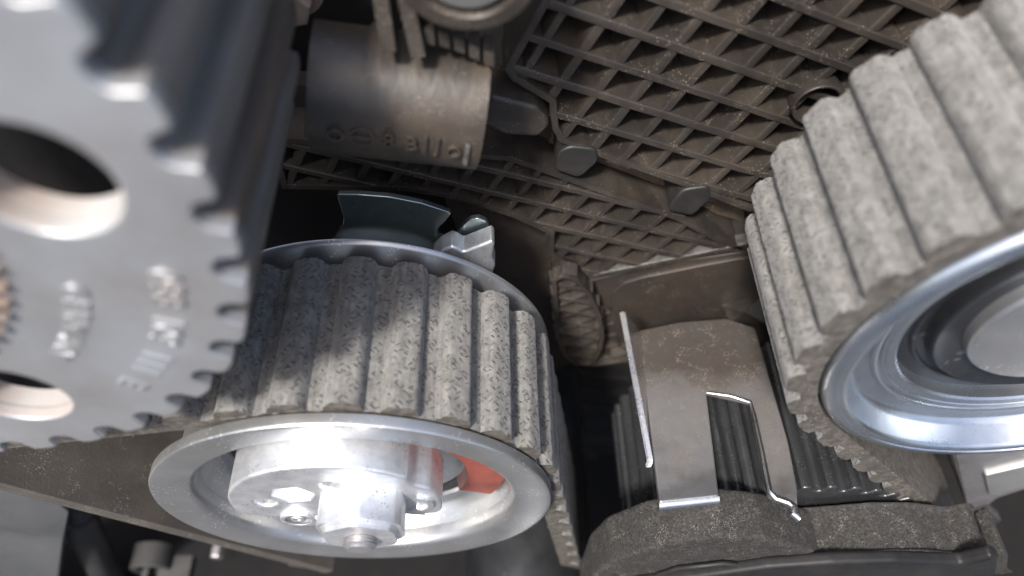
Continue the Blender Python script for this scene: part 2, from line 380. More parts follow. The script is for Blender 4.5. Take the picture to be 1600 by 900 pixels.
belt = thing('timing_belt', (0, 50, -110), 'worn grey fabric faced toothed timing belt running over the pulleys', 'timing belt')
rv = 28.5
def pol(c, r, a): return (c[0]+r*math.cos(R(a)), c[1]+r*math.sin(R(a)))
a0, a1 = 101, 8
p0 = pol(TC, rv, a0); d0 = Vector((-math.sin(R(a0)), math.cos(R(a0))))
p1 = pol(TC, rv, a1); d1 = Vector((math.sin(R(a1)), -math.cos(R(a1))))
P = Path().line(Vector(p0)+d0*42, p0, 1).arc(TC, rv, a0, a1).line(p1, Vector(p1)+d1*85, 1)
ang_to_s = lambda a: 42+R(a0-a)*rv
belt_run(belt, P, 39.2, 61.2, R(13.9)*rv, ang_to_s(98.5)-3*R(13.9)*rv, seed=1, toothh=2.0, wb=5.1, wt=2.8)
ri = 31.3
b0, b1 = 50, 221
q1 = pol(IC, ri, b1); e1 = Vector((-math.sin(R(b1)), math.cos(R(b1))))
q0 = pol(IC, ri, b0); e0 = Vector((math.sin(R(b0)), -math.cos(R(b0))))
P2 = Path().line(Vector(q0)+e0*20, q0, -1).arc(IC, ri, b0, b1).line(q1, Vector(q1)+e1*62, -1)
pit = R(12.2)*ri
belt_run(belt, P2, 39.6, 64.0, pit, 20+R(168-b0)*ri-9*pit, seed=31, toothh=1.8, wb=5.1, wt=2.8)

bm = bmesh.new(); rg = random.Random(5)
for pth, yy in ((P, 39.2), (P2, 39.6)):
    for k in range(260):
        t = rg.uniform(0, pth.len); p, n = pth.at(t); h = rg.choice((-.1, -2.0, -.3, -1.2))+rg.uniform(-.2, .3)
        q = p+n*h; c = Vector((q.x, yy-rg.uniform(0, .12), q.y)); d = Vector((rg.uniform(-1, 1), rg.uniform(-1, .1), rg.uniform(-1, 1))).normalized()*rg.uniform(.08, .3)
        s_ = d.orthogonal().normalized()*rg.uniform(.03, .09); u_ = d.cross(s_).normalized()*rg.uniform(.03, .07)
        a_ = [bm.verts.new(c+x) for x in (s_, u_, -s_, -u_)]; e_ = bm.verts.new(c+d)
        for i in range(4): bm.faces.new((a_[i], a_[(i+1) % 4], e_))
uvl = bm.loops.layers.uv.new('UVMap')
for f in bm.faces:
    for lo in f.loops: lo[uvl].uv = (lo.vert.co.x*3, lo.vert.co.z*3)
o = obj('frayed_edge', bm, M_belt, belt, smooth=0); o['kind'] = 'stuff'

# smooth second belt slanting under the tensioner
fl = thing('drive_belt', (-55, 50, -130), 'smooth dark rubber belt slanting below the flanged tensioner pulley', 'belt')
A_, B_ = at(-60, 742, y=39.5), at(520, 893, y=39.5)
Pf = Path().line((A_.x, A_.z), (B_.x, B_.z), 1)
bm = bmesh.new(); rows = []
for i in range(81):
    t = Pf.len*i/80; p, n = Pf.at(t); n = n if n.y > 0 else -n
    rows.append([bm.verts.new((p.x+n.x*h, y, p.y+n.y*h)) for h, y in ((-2.2, 39.5), (-.9, 39.5), (-.75, 39.75), (-.5, 39.5), (-.25, 39.5), (0, 39.8), (0, 50), (0, 65), (-2.2, 65))])
for A, B in zip(rows, rows[1:]):
    for k in range(9):
        f = bm.faces.new((A[k], A[(k+1) % 9], B[(k+1) % 9], B[k]))
bmesh.ops.recalc_face_normals(bm, faces=bm.faces)
obj('band', bm, M_beltback, fl, smooth=30)

# ------------------------------------------------------------------ cam sprocket
def gear(c, rt, rr, n, ph, wt=.46, m=5):
    pts = []
    for i in range(n):
        a = ph+360/n*i; w_ = 360/n
        for k in range(m):                                  # tip land, slightly crowned
            t = k/(m-1)-.5; pts.append(pol(c, rt-.25*(2*abs(t))**3, a+t*w_*wt))
        for k in range(1, 8):                               # rounded gap
            t = k/8; g = math.sin(math.pi*t)**.35; pts.append(pol(c, rt-.25-(rt-.25-rr)*g, a+w_*wt/2+t*w_*(1-wt)))
    return pts
sp = thing('cam_sprocket', (SC[0], 48, SC[1]), 'large grey steel toothed sprocket with round holes and raised part number', 'sprocket')
ph = -1.5+4.5
holes = [circle(*pol(SC, 30.2, 5-72*k), 5.4) for k in range(5)]
def paint_lands(ob):                     # oily running lands on the tooth tips, bare metal elsewhere
    for p in ob.data.polygons:
        q = p.center/MM; rr = math.hypot(q.x, q.z)
        rad = (p.normal.x*q.x+p.normal.z*q.z)/max(rr, .1)
        if rr > 41 and rad > .8: p.material_index = 1
        if rr < 37.5 and abs(p.normal.y) < .5: p.material_index = 2
        if rr > 38 and q.y+ORG[ob.name].y > 41.2: p.material_index = 1
paint_lands(obj('sprocket_face', plate([gear(SC, 41.8, 39.3, 40, ph)]+holes, 34, 35.6, .3), [M_sinter, M_sinter, M_holewall], sp))
paint_lands(obj('sprocket_web', plate([circle(*SC, 36.6, 96)]+holes, 35.5, 37.6, 0), [M_sinter, M_groove, M_holewall], sp))
obj('toothed_rim', plate([gear(SC, 41.72, 39.22, 40, ph), circle(*SC, 36.8, 128)], 35.4, 63, .1), M_groove, sp)
kn = []
for i in range(64): kn += [pol(SC, 23.8, i*5.625), pol(SC, 23.8, i*5.625+2), pol(SC, 22.9, i*5.625+2.8), pol(SC, 22.9, i*5.625+4.8)]
obj('hub', plate([kn], 33.3, 34.4, .2), M_rust, sp)
def arc_text(s, r, a_start, a_end, size, ys, bm=None):
    bm = bm or bmesh.new(); n = len(s)
    for i, ch in enumerate(s):
        if ch == ' ': continue
        a = R(a_start+(a_end-a_start)*i/(n-1))
        n_ = Vector((math.cos(a), 0, math.sin(a))); t_ = Vector((math.sin(a), 0, -math.cos(a)))
        o_ = Vector((SC[0], ys, SC[1]))+n_*(r-size*.35)
        text_bm(ch, size, .2, lambda x, y, z: o_+t_*x+n_*y+Vector((0, -1, 0))*z, bm)
    return bm
obj('raised_part_number', arc_text('038 109 111 E', 35.6, -13, -45.5, 3.5, 34.0), M_sinter, sp)
obj('raised_origin_mark', arc_text('GERMANY', 28.6, -20, -43, 2.6, 34.0), M_sinter, sp)

# ------------------------------------------------------------------ tensioner
tn = thing('tensioner_pulley', (TC[0], 50, TC[1]), 'flanged steel tensioner pulley with bright eccentric disc and nut', 'tensioner pulley')
cx, cz = -22.6, -110.3
obj('front_flange', lathe([(23.2, 40.5), (23.3, 39.0), (23.7, 38.0), (24.5, 37.5), (28.6, 37.05), (29.15, 37.12), (29.35, 37.4), (29.35, 38.6), (28.9, 38.95), (26.6, 39.0)], cx, cz, 192), M_steel, tn)
obj('cup', lathe([(23.3, 40.4), (22.8, 42.0), (22.1, 43.6), (21.3, 44.2), (20.2, 44.3), (19.8, 45.5), (17.0, 45.6), (16.5, 44.6), (12.5, 44.6)], cx, cz, 160), M_steel, tn)
obj('bearing_seal', lathe([(20.0, 44.9), (17.5, 44.7), (17.3, 45.2)], cx, cz, 96), M_black, tn)
obj('red_ring', lathe([(21.9, 43.4), (21.6, 41.9), (15.8, 41.7), (15.4, 43.9)], cx+.8, cz+.6, 96, -28, 100), M_red, tn)
obj('drum', lathe([(26.4, 38.7), (26.4, 63.0)], cx, cz, 96), M_steel, tn)
obj('back_flange', lathe([(26.4, 62.3), (28.4, 63.4), (29.6, 64.0), (30.0, 64.3), (30.1, 64.7), (29.7, 65.0), (20, 65.2)], cx, -110.3, 192), M_steel, tn)
dx, dz, dr = -23.9, -102.5, 14.7
hexh = lambda c, r, a: [pol(c, r, a+60*k) for k in range(6)]
nutc = (-19.7, -99.9)
disc_holes = [hexh((-29.1, -97.9), 3.0, 8), circle(-33.5, -100.7, 1.5, 24), circle(-23.1, -94.5, 1.35, 24)]
D = []
for i in range(120):
    a = i*3; r = dr
    if 26 < a < 42: r -= .9*math.sin(math.pi*(a-26)/16)**.5
    if 196 < a < 232: r -= 2.6*math.sin(math.pi*(a-196)/36)**.6
    q_ = pol((dx, dz), r, a); zb = at(450, 812, y=33.6).z; D.append((q_[0], zb-1.6*math.tanh((zb-q_[1])/3.5) if q_[1] < zb else q_[1]))
disc = obj('eccentric_disc', plate([D]+disc_holes, 34.5, 41.5, .45, 3), M_zinc, tn)
obj('socket_floor', plate([hexh((-29.1, -97.9), 3.2, 8)], 36.6, 37.2), M_zinc, disc)
obj('pin', lathe([(0, 34.6), (1.4, 34.6), (1.5, 34.9), (1.5, 37.6)], -30.1, -105.7, 24), M_zinc, tn)
bm = lathe([(1.9, 33.9), (2.0, 33.8), (2.5, 33.8), (2.6, 34.0), (2.6, 34.8)], -30.2, -106.4, 32); lathe([(.2, 34.2), (.5, 33.9), (1.0, 33.9), (1.2, 34.3), (1.2, 34.8)], -30.2, -106.4, 24, bm=bm)
obj('maker_stamp', bm, M_zinc, disc)
# raised turning arrow on the disc
am = bmesh.new(); ac = (-13.3, -101.3)
outer = [pol(ac, 3.1, t) for t in range(70, -75, -9)]; inner = [pol(ac, 2.3, t) for t in range(-66, 72, 9)]
plate([outer+inner], 33.9, 34.7, .08, bm=am)
plate([[pol(ac, 4.3, -70), pol(ac, 1.2, -62), pol((ac[0], ac[1]), 3.6, -112)]], 33.9, 34.7, .08, bm=am)
obj('turning_arrow', am, M_zinc, disc)
nut = plate([[pol(nutc, 6.0, 30+60*k+d) for k in range(6) for d in (-9, -3, 3, 9)]], 29.2, 35.0, 0)
bmesh.ops.bevel(nut, geom=[e for e in nut.edges if all(abs(v.co.y-29.2) < .05 for v in e.verts) and e.calc_face_angle(0) > 1], offset=.9, segments=3, affect='EDGES')
nt_o = obj('nut', nut, M_zinc, tn)
prof = [(0, 27.7), (1.6, 27.7), (1.9, 28.0)]
for k in range(5): prof += [(2.25, 28.2+k*.42), (1.95, 28.41+k*.42)]
prof += [(2.2, 30.5)]
obj('stud', lathe(prof, *nutc, 40), M_alu, nt_o)

# zinc base plate and cast pointer behind the tensioner
zp = thing('tensioner_back_plate', at(620, 360, y=71), 'dark zinc plated base plate with a U slot behind tensioner', 'base plate')
pl_px = [(526, 304), (560, 304), (610, 308), (660, 318), (705, 333), (697, 345), (686, 355), (683, 363), (688, 371), (698, 373), (708, 370), (720, 357), (733, 344), (748, 341), (760, 346), (764, 354), (758, 365), (748, 378), (742, 395), (735, 440), (480, 440), (505, 400), (536, 352), (537, 340)]
obj('plate', plate([rounded(xz(pl_px, 70), .35, 3)], 70, 70.9, .15, 3), M_zincplate, zp)
lp = [(400, 405), (470, 390), (505, 384), (507, 392), (470, 400), (420, 420)]
obj('lug', plate([rounded(xz(lp, 69), .3, 3)], 68.3, 69.8, .3), M_zincplate, zp)
po = thing('cast_pointer', at(730, 400, y=67), 'small bright cast pointer beside the zinc base plate', 'pointer')
pp = [(676, 405), (690, 393), (706, 385), (716, 389), (724, 394), (740, 388), (768, 377), (773, 382), (769, 402), (774, 416), (770, 428), (758, 430), (720, 432), (690, 425)]
obj('pointer_body', plate([rounded(xz(pp, 66.2), .3, 3)], 66.2, 69.5, .45, 3), M_zinc, po)

# ------------------------------------------------------------------ idler pulley
idl = thing('idler_pulley', (IC[0], 50, IC[1]), 'bright pressed steel idler pulley with stepped rings inside its belt', 'idler pulley')
obj('rim', lathe([(29.0, 64), (29.0, 40.2), (28.7, 39.3), (28.2, 38.9), (27.6, 38.75), (27.2, 38.8), (27.1, 39.0), (26.75, 38.9), (26.3, 39.1), (26.0, 39.6), (25.4, 42.0), (24.9, 42.9), (24.3, 43.2), (22.4, 43.3)], *IC, 192), M_steelrim, idl)
obj('outer_race', lathe([(22.4, 43.4), (22.35, 42.85), (22.0, 42.65), (21.7, 42.8), (21.6, 43.3), (21.3, 43.3), (21.2, 43.0), (20.9, 43.02), (20.75, 43.22), (20.55, 43.02), (19.6, 43.1), (19.3, 43.4), (19.2, 45.6)], *IC, 192), M_steelrim, idl)
obj('bearing_shield', lathe([(19.25, 45.2), (17.6, 45.0), (17.3, 44.5), (16.9, 44.5), (16.7, 45.0), (15.6, 45.2)], *IC, 160), M_darkmetal, idl)
obj('hub', lathe([(15.6, 45.3), (15.5, 43.6), (15.2, 43.2), (14.7, 43.4), (13.6, 44.0), (11.9, 44.0)], *IC, 160), M_darkmetal, idl)
obj('hub_disc', lathe([(11.9, 44.2), (11.8, 42.7), (11.4, 42.3), (9, 42.15), (0, 42.1)], *IC, 128), M_steel, idl)
bh = plate([[pol((IC[0]+.5, IC[1]+1.5), 5.6, 60*k+15+d) for k in range(6) for d in (-6, 6)]], 37.5, 42.2, .4)
obj('bolt_head', bh, M_zinc, idl)

# ------------------------------------------------------------------ crank sprocket
ks = thing('crank_sprocket', (KC[0], 55, KC[1]), 'dark oily ribbed crank sprocket low behind the steel clip', 'sprocket')
obj('toothed_body', plate([gear(KC, 27, 25.0, 40, 4, .40), circle(*KC, 8, 32)], 39.3, 66, .3), M_crank, ks)

# ------------------------------------------------------------------ rear cover with lattice of ribs
YF, YB = 78.0, 85.0
rc = thing('rear_timing_cover', (20, YB, -85), 'dusty black plastic rear timing cover with a diamond lattice of ribs', 'timing cover')
upper = [(905, -120), (858, -20), (788, 108), (800, 125), (858, 160), (862, 200), (875, 222), (940, 246), (1060, 288), (1170, 330), (1330, 330), (1500, 120), (1750, -40), (1700, -260), (1000, -260)]
lower = [(420, 215), (800, 246), (903, 283), (1062, 340), (1130, 377), (1172, 392), (1168, 388), (925, 437), (900, 425), (858, 400), (858, 366), (800, 340), (720, 314), (640, 300), (440, 296)]
def cross(poly, o, d):
    ts = []
    for i in range(len(poly)):
        a = Vector(poly[i])-o; b = Vector(poly[(i+1) % len(poly)])-o
        na, nb = d.x*a.y-d.y*a.x, d.x*b.y-d.y*b.x
        if (na < 0) != (nb < 0):
            k = na/(na-nb); q = a+(b-a)*k; ts.append(q.dot(d))
    ts.sort(); return [(ts[i], ts[i+1]) for i in range(0, len(ts)-1, 2)]
def lattice(poly, yf, yb, dirs, node, root, pitch, thick, m, drop=(0, .18)):
    for (ang, other), dp in zip(dirs, drop):
        d = Vector((math.cos(R(ang)), math.sin(R(ang)))); n = Vector((-d.y, d.x))
        step = pitch*abs(math.sin(R(other-ang)))
        for k in range(-26, 27):
            o = Vector(node)+n*step*k
            for t0, t1 in cross(poly, o, d):
                if t1-t0 < 1.0: continue
                c = o+d*(t0+t1)/2; hl = (t1-t0)/2; ym = (yf+dp+yb)/2; hd = (yb-yf-dp)/2
                b = bmesh.new()
                th = thick*(1+.12*random.uniform(-1, 1))
                # front face narrower than the root: moulding draft, edge slightly rounded
                segs = max(2, int(hl*2/2.2)); rows = []
                for i in range(segs+1):
                    q = c+d*(-hl+2*hl*i/segs); j = .05*nz((q.x*.6, q.y*.6, ang)); yy = yf+dp+.08*nz((q.x*.5, ang, q.y*.5))
                    row = []
                    for h, y in ((-th*.95, yb), (-th*.52, yy+.25), (-th*.36, yy), (th*.36, yy), (th*.52, yy+.25), (th*.95, yb)):
                        x_ = q+n*(h+j); row.append(b.verts.new((x_.x, y, x_.y)))
                    rows.append(row)
                for A, B in zip(rows, rows[1:]):
                    for i in range(5): b.faces.new((A[i], A[i+1], B[i+1], B[i]))
                b.faces.new(rows[0]); b.faces.new(rows[-1][::-1])
                bmesh.ops.recalc_face_normals(b, faces=b.faces)
                obj('rib', b, m, root, smooth=50)
def rim_wall(poly, th, yf, yb, root, m, name='edge_wall', close=True):
    """thin wall standing along an outline"""
    n = len(poly); c = Vector((sum(p[0] for p in poly)/n, sum(p[1] for p in poly)/n))
    inn = []
    for i in range(n):
        p = Vector(poly[i]); a = (p-Vector(poly[i-1])).normalized(); b = (Vector(poly[(i+1) % n])-p).normalized()
        nn = Vector((-(a+b).y, (a+b).x))
        nn = nn.normalized() if nn.length > 1e-6 else Vector((-a.y, a.x))
        k = th/max(.35, abs(nn.dot(Vector((-a.y, a.x)))))
        q1_, q2_ = p+nn*k, p-nn*k
        inn.append(q1_ if inside(poly, q1_) else q2_)
    obj(name, plate([poly, [(q.x, q.y) for q in inn]], yf, yb, .12, 1), m, root)
def inside(poly, p):
    r = False
    for i in range(len(poly)):
        a, b = poly[i-1], poly[i]
        if (a[1] > p[1]) != (b[1] > p[1]) and p[0] < (b[0]-a[0])*(p[1]-a[1])/(b[1]-a[1])+a[0]: r = not r
    return r
node = at(985, 165, y=YF); node = (node.x, node.z)
dirs = ((-21.5, 63), (63, -21.5))
U = xz(upper, YF); L_ = xz(lower, YF)
lattice(U, YF, YB, dirs, node, rc, 5.2, 1.3, M_plastic)
node2 = at(870, 358, y=YF+.3); node2 = (node2.x, node2.z)
lattice(L_, YF+.3, YB, ((-20.5, 61.5), (61.5, -20.5)), node2, rc, 4.75, 1.2, M_plastic)
rim_wall(U, 1.0, YF-.15, YB, rc, M_plastic); rim_wall(L_, .9, YF+.1, YB, rc, M_plastic)
back_px = [(400, 180), (800, 200), (788, 108), (858, -20), (905, -120), (1000, -260), (1700, -260), (1750, -40), (1500, 200), (1330, 420), (1172, 392), (925, 437), (900, 425), (858, 400), (858, 366), (800, 340), (720, 314), (640, 300), (430, 296)]
obj('back_panel', plate([xz(back_px, YF+.2)], YB-.1, YB+3, 0), M_plasticbrown, rc)
# the flat dirty channel between the two lattices
ch_px = [(880, 228), (940, 250), (1060, 292), (1168, 334), (1175, 385), (1128, 372), (1062, 336), (903, 279), (860, 262)]
obj('channel_floor', plate([xz(ch_px, YF+.2)], YB-1.6, YB-.2, .2), M_ochre, rc)
for px in ([(872, 238), (890, 229), (932, 233), (936, 252), (905, 279), (866, 266)], [(1048, 318), (1066, 297), (1108, 291), (1112, 310), (1082, 338), (1044, 330)]):
    obj('stop_post', plate([rounded(xz(px, YF-.5), 1.1, 5)], YF-.5, YB, .35, 3), M_post, rc)
oc = at(1278, 165, y=YF-1)
obj('hollow_boss', lathe([(2.9, YB), (2.9, YF-.9), (3.1, YF-1.1), (3.3, YF-1.1), (3.5, YF-.8), (3.6, YB)], oc.x, oc.z, 48), M_plastic, rc)
# scuffed lower edge of the lattice
e_px = [(918, 441), (925, 434), (1000, 418), (1100, 398), (1172, 383), (1174, 392), (1100, 404), (1000, 425), (928, 443)]
obj('scuffed_edge', plate([xz(e_px, YF-.3)], YF+.25, YF+2.5, .1), M_wornedge, rc)

# smooth panel under the lattice, step line and dark stain
lpn = thing('lower_cover_panel', at(1060, 470, y=82), 'smooth brown stained plastic panel under the rib lattice', 'cover panel')
s_px = [(905, 432), (1175, 392), (1300, 392), (1320, 540), (1130, 560), (960, 540), (935, 485)]
obj('panel', plate([xz(s_px, YF+.8)], YF+.8, YB+2, .2), M_plasticbrown, lpn)
s2 = [(955, 470), (960, 455), (975, 443), (1005, 434), (1100, 415), (1160, 404), (1300, 398), (1310, 520), (1130, 545), (962, 525)]
obj('raised_step', plate([rounded(xz(s2, YF+.2), .5, 3)], YF+.2, YF+1.2, .2), M_plasticbrown, lpn)
# dark finely ribbed membrane next to the curved lattice piece
mb = thing('woven_gasket', at(820, 430, y=84), 'dark brown finely cross ribbed gasket beside the curved lattice piece', 'gasket')
g_px = [(690, 300), (760, 320), (858, 364), (862, 400), (880, 440), (905, 560), (870, 580), (780, 520)]
obj('gasket_sheet', plate([xz(g_px, YB)], YB+.2, YB+2.5, .1), M_plasticbrown, mb)
bm = bmesh.new(); Pg = xz(g_px, YB)
for ang in (-18, 66):
    d = Vector((math.cos(R(ang)), math.sin(R(ang)))); n = Vector((-d.y, d.x)); o0 = Vector(Pg[4])
    for k in range(-40, 41):
        o = o0+n*k*.62
        for t0, t1 in cross(Pg, o, d):
            if t1-t0 < .8: continue
            c = o+d*(t0+t1)/2
            box(bm, (c.x, YB+.17+(.03 if ang > 0 else 0), c.y), Vector((d.x, 0, d.y))*((t1-t0)/2-.1), Vector((0, .09, 0)), Vector((n.x, 0, n.y))*.13)
o = obj('fine_ribs', bm, M_plasticbrown, mb); o['kind'] = 'stuff'
# curved lattice piece with raised frame
cl = thing('curved_lattice_guard', at(905, 500, y=76), 'small curved brown plastic guard with raised lattice and frame', 'guard')
c_px = [(862, 432), (880, 424), (902, 432), (922, 452), (938, 485), (944, 520), (938, 548), (925, 566), (900, 566), (880, 552), (868, 520), (866, 480)]
Pc = rounded(xz(c_px, 75.5), .8, 3)
rim_wall(Pc, .8, 74.6, 79, cl, M_plastic, 'frame')
lattice(Pc, 75.4, 77.5, ((-21, 40), (40, -21)), (at(900, 490, y=75.5).x, at(900, 490, y=75.5).z), cl, 4.2, 1.0, M_plastic)
obj('guard_floor', plate([Pc], 77.2, 79.2), M_plasticbrown, cl)
# loose tongue of lattice right of it
tg = thing('lattice_tongue', at(980, 530, y=80), 'dark plastic tongue with broken ribs beside the steel clip', 'plastic tongue')
t_px = [(930, 470), (962, 488), (970, 540), (1010, 545), (1000, 562), (925, 572)]
Pt = xz(t_px, 78.4)
rim_wall(Pt, .6, 78.2, 82, tg, M_plastic, 'frame')
lattice(Pt, 78.6, 82, ((28, -60), (-60, 28)), Pt[1], tg, 4.2, .8, M_plastic)
obj('tongue_floor', plate([Pt], 81.6, 83), M_plastic, tg)
# two faceted flaps by the belt
fp = thing('folded_flap', at(1160, 490, y=76), 'small folded dark plastic flap touching the pale toothed belt', 'flap')
bm = bmesh.new(); V = [at(1130, 480, y=77.5), at(1190, 462, y=78), at(1195, 505, y=76.5), at(1140, 505, y=75.5), at(1165, 488, y=74.8)]
vv = [bm.verts.new(v) for v in V]; bk = [bm.verts.new(v+Vector((0, 3, -1))) for v in V[:4]]
for a, b in ((0, 1), (1, 2), (2, 3), (3, 0)): bm.faces.new((vv[a], vv[b], vv[4])); bm.faces.new((vv[a], bk[a], bk[b], vv[b]))
bm.faces.new(bk)
bmesh.ops.recalc_face_normals(bm, faces=bm.faces)
obj('flap', bm, M_plastic, fp, smooth=0)

# ------------------------------------------------------------------ moulded sleeve with raised marks
sv = thing('pipe_sleeve', at(625, 160, y=66), 'dusty brown plastic pipe sleeve with raised letters', 'pipe sleeve')
A0, A1 = at(484, 138, y=66), at(758, 172, y=66); ax_ = (A1-A0).normalized()
up_ = Vector((0, 0, 1)); up_ = (up_-ax_*up_.dot(ax_)).normalized(); fr_ = up_.cross(ax_)
if fr_.y > 0: fr_ = -fr_
rs = 8.2; Lx = (A1-A0).length
ctr = A0-fr_*rs*.55-up_*rs*.35
def cyl(s, a, h=0): a = R(a); return ctr+ax_*s+(fr_*math.cos(a)+up_*math.sin(a))*(rs+h)
bm = bmesh.new(); rows = []
ns, na = 40, 30
for i in range(ns+1):
    s = Lx*i/ns; row = []
    amin = -62; amax = 96+ (10 if (i//4) % 2 and i > 12 else 0)
    for h in (0, -1.6):
        r_ = [bm.verts.new(cyl(s, amin+(amax-amin)*j/na, h+.05*nz((s, j, h)))) for j in range(na+1)]
        row += r_ if h == 0 else r_[::-1]
    rows.append(row)
for A, B in zip(rows, rows[1:]):
    m_ = len(A)
    for j in range(m_): bm.faces.new((A[j], A[(j+1) % m_], B[(j+1) % m_], B[j]))
bm.faces.new(rows[0]); bm.faces.new(rows[-1][::-1])
bmesh.ops.recalc_face_normals(bm, faces=bm.faces)
obj('sleeve', bm, M_sleeve, sv)
bm = bmesh.new(); a_base = -6
def on_sleeve(s0, a_0): return lambda x, y, z: cyl(s0+x, a_0+math.degrees(y/rs), z)
for ch, f, sz, off in (('O', .16, 2.6, 0), ('8', .46, 3.0, 0), ('B', .59, 2.8, 0), ('I', .67, 3.0, 0), ('I', .74, 3.0, 0), ('O', .84, 2.4, -3)):
    text_bm(ch, sz, .5, on_sleeve(Lx*f, a_base+off), bm)
text_bm('o', 1.6, .3, on_sleeve(Lx*.46, a_base+15), bm); text_bm('.', 2.6, .3, on_sleeve(Lx*.735, a_base-6), bm)
obj('raised_letters', bm, M_sleeve, sv)
bm = bmesh.new(); cxs = Lx*.31
for r1_, r2_ in ((1.15, 1.5),):
    rr_ = []
    for k in range(33):
        t = 2*math.pi*k/32
        rr_.append([bm.verts.new(cyl(cxs+r*math.cos(t), a_base+6+math.degrees(r*math.sin(t)/rs), h)) for r, h in ((r1_, 0), (r1_, .3), (r2_, .3), (r2_, 0))])
    for A, B in zip(rr_, rr_[1:]):
        for j in range(3): bm.faces.new((A[j], A[j+1], B[j+1], B[j]))
q = [bm.verts.new(cyl(cxs+x, a_base+6+math.degrees(y/rs), .28)) for x, y in ((-1.2, -.2), (1.2, -.2), (1.2, .2), (-1.2, .2))]; bm.faces.new(q)
bmesh.ops.recalc_face_normals(bm, faces=bm.faces)
obj('raised_emblem', bm, M_sleeve, sv)
bm = bmesh.new()
box(bm, cyl(Lx*.915, -5, .2), ax_*.28, fr_*.35, up_*1.5, bevel=.08)
obj('slot_rib', bm, M_wornedge, sv)
# ring fitting with silver cap above the sleeve
fc = at(730, -28, y=62)
ft = thing('capped_fitting', fc, 'brown dusty ring fitting with silver round cap above sleeve', 'fitting')
def tilt(bm, c, ang):
    bmesh.ops.rotate(bm, cent=c, matrix=Matrix.Rotation(R(ang), 3, 'X'), verts=bm.verts); return bm
obj('ring', tilt(lathe([(4.6, 66), (4.6, 62.6), (4.9, 62.2), (6.4, 62.2), (6.8, 62.7), (7.2, 74)], fc.x, fc.z, 96), fc, 12), M_plastic, ft)
obj('cap', tilt(lathe([(0, 62.2), (3.6, 62.4), (4.1, 62.8), (4.3, 66)], fc.x, fc.z, 96), fc, 12), M_silver, ft)
for k, (u0, v0, u1, v1) in enumerate(((596, -30, 610, 62), (636, -20, 655, 70))):
    a, b = at(u0, v0, y=68), at(u1, v1, y=67); bm = bmesh.new(); d = (b-a)/2; s_ = Vector((0, 1, 0)).cross(d).normalized()
    box(bm, (a+b)/2, s_*.8, Vector((0, 2.2, 0)), d, bevel=.15); obj('strut', bm, M_plastic, ft)
bm = bmesh.new(); a, b = at(660, 40, y=68), at(775, 80, y=68); d = (b-a)/2
for k in range(5):
    c = a+(b-a)*(k+.5)/5+Vector((0, 0, .3*math.sin(k)))
    box(bm, c, d*.15, Vector((0, 1.6, 0)), Vector((0, 0, .9)), bevel=.15)
obj('castellated_edge', bm, M_plastic, ft)
# dark rounded lug between sleeve and lattice
lg = thing('rounded_lug', at(810, 190, y=76), 'dark rounded plastic lug between the sleeve and lattice cover', 'lug')
obj('lug_body', plate([rounded(xz([(768, 150), (840, 168), (860, 195), (842, 215), (790, 212), (745, 190)], 76), .8, 4)], 76, 84, .6, 3), M_plastic, lg)
# rusty bolt far left top
rb = thing('rusty_bolt', at(452, 20, y=80), 'small rusty bolt head in the dark gap beside sprocket', 'bolt')
c = at(452, 18, y=78); obj('bolt_head', plate([hexh((c.x, c.z), 2.6, 10)], 78, 82, .4), M_rust, rb)
obj('bolt_washer', lathe([(0, 82), (3.4, 82), (3.5, 82.4), (3.5, 83), (0, 97)], c.x, c.z, 32), M_rust, rb)

# ------------------------------------------------------------------ steel clip
cp = thing('steel_clip', (33, 50, -112), 'bent bare sheet steel clip with a window cut through it', 'clip')
# plate coordinates (x, y) on a gently sloping sheet z = Zc(y)
def Zc(y): return -106.8-(y-36)*.10
def on_clip(u, v):
    r = ray(u, v); k = (-106.8+36*.10)/(r.z+.10*r.y); return r*k
def sheet(px_loops, th, bevel, name, m, parent):
    loops = []
    for px in px_loops:
        L2 = [on_clip(u, v) for u, v in px]; loops.append(rounded([(p.x, p.y) for p in L2], .5, 3))
    b = plate(loops, 0, th, bevel, 2)
    for v in b.verts:
        x, t, y = v.co.x, v.co.y, v.co.z
        v.co = Vector((x, y, Zc(y)-t))
    bmesh.ops.recalc_face_normals(b, faces=b.faces)
    return obj(name, b, m, parent)
body_px = [(998, 516), (1060, 503), (1135, 497), (1180, 512), (1200, 580), (1232, 690), (1246, 760), (1247, 800), (1222, 782), (1202, 776), (1172, 628), (1104, 613), (1124, 776), (1030, 786)]
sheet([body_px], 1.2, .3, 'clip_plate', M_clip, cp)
# rolled foot of the long leg, its highlight put into the brighter steel
fa, fb = on_clip(1030, 785), on_clip(1124, 775)
bm = bmesh.new(); rows = []
for i in range(9):
    a = R(-90*i/8); rows.append([])
    for e in (fa, fb):
        for rr2 in (.1, 1.0):
            rows[-1].append(bm.verts.new(e+Vector((0, -math.sin(-a)*rr2, -1.0+math.cos(a)*rr2))))
rows.append([bm.verts.new(v.co+Vector((0, 0, -2.5))) for v in rows[-1]])
for A, B in zip(rows, rows[1:]):
    for p_, q_ in ((0, 1), (1, 3), (3, 2), (2, 0)): bm.faces.new((A[p_], A[q_], B[q_], B[p_]))
bm.faces.new(rows[0]); bm.faces.new(rows[-1])
bmesh.ops.recalc_face_normals(bm, faces=bm.faces)
obj('rolled_foot', bm, M_clipedge, cp)
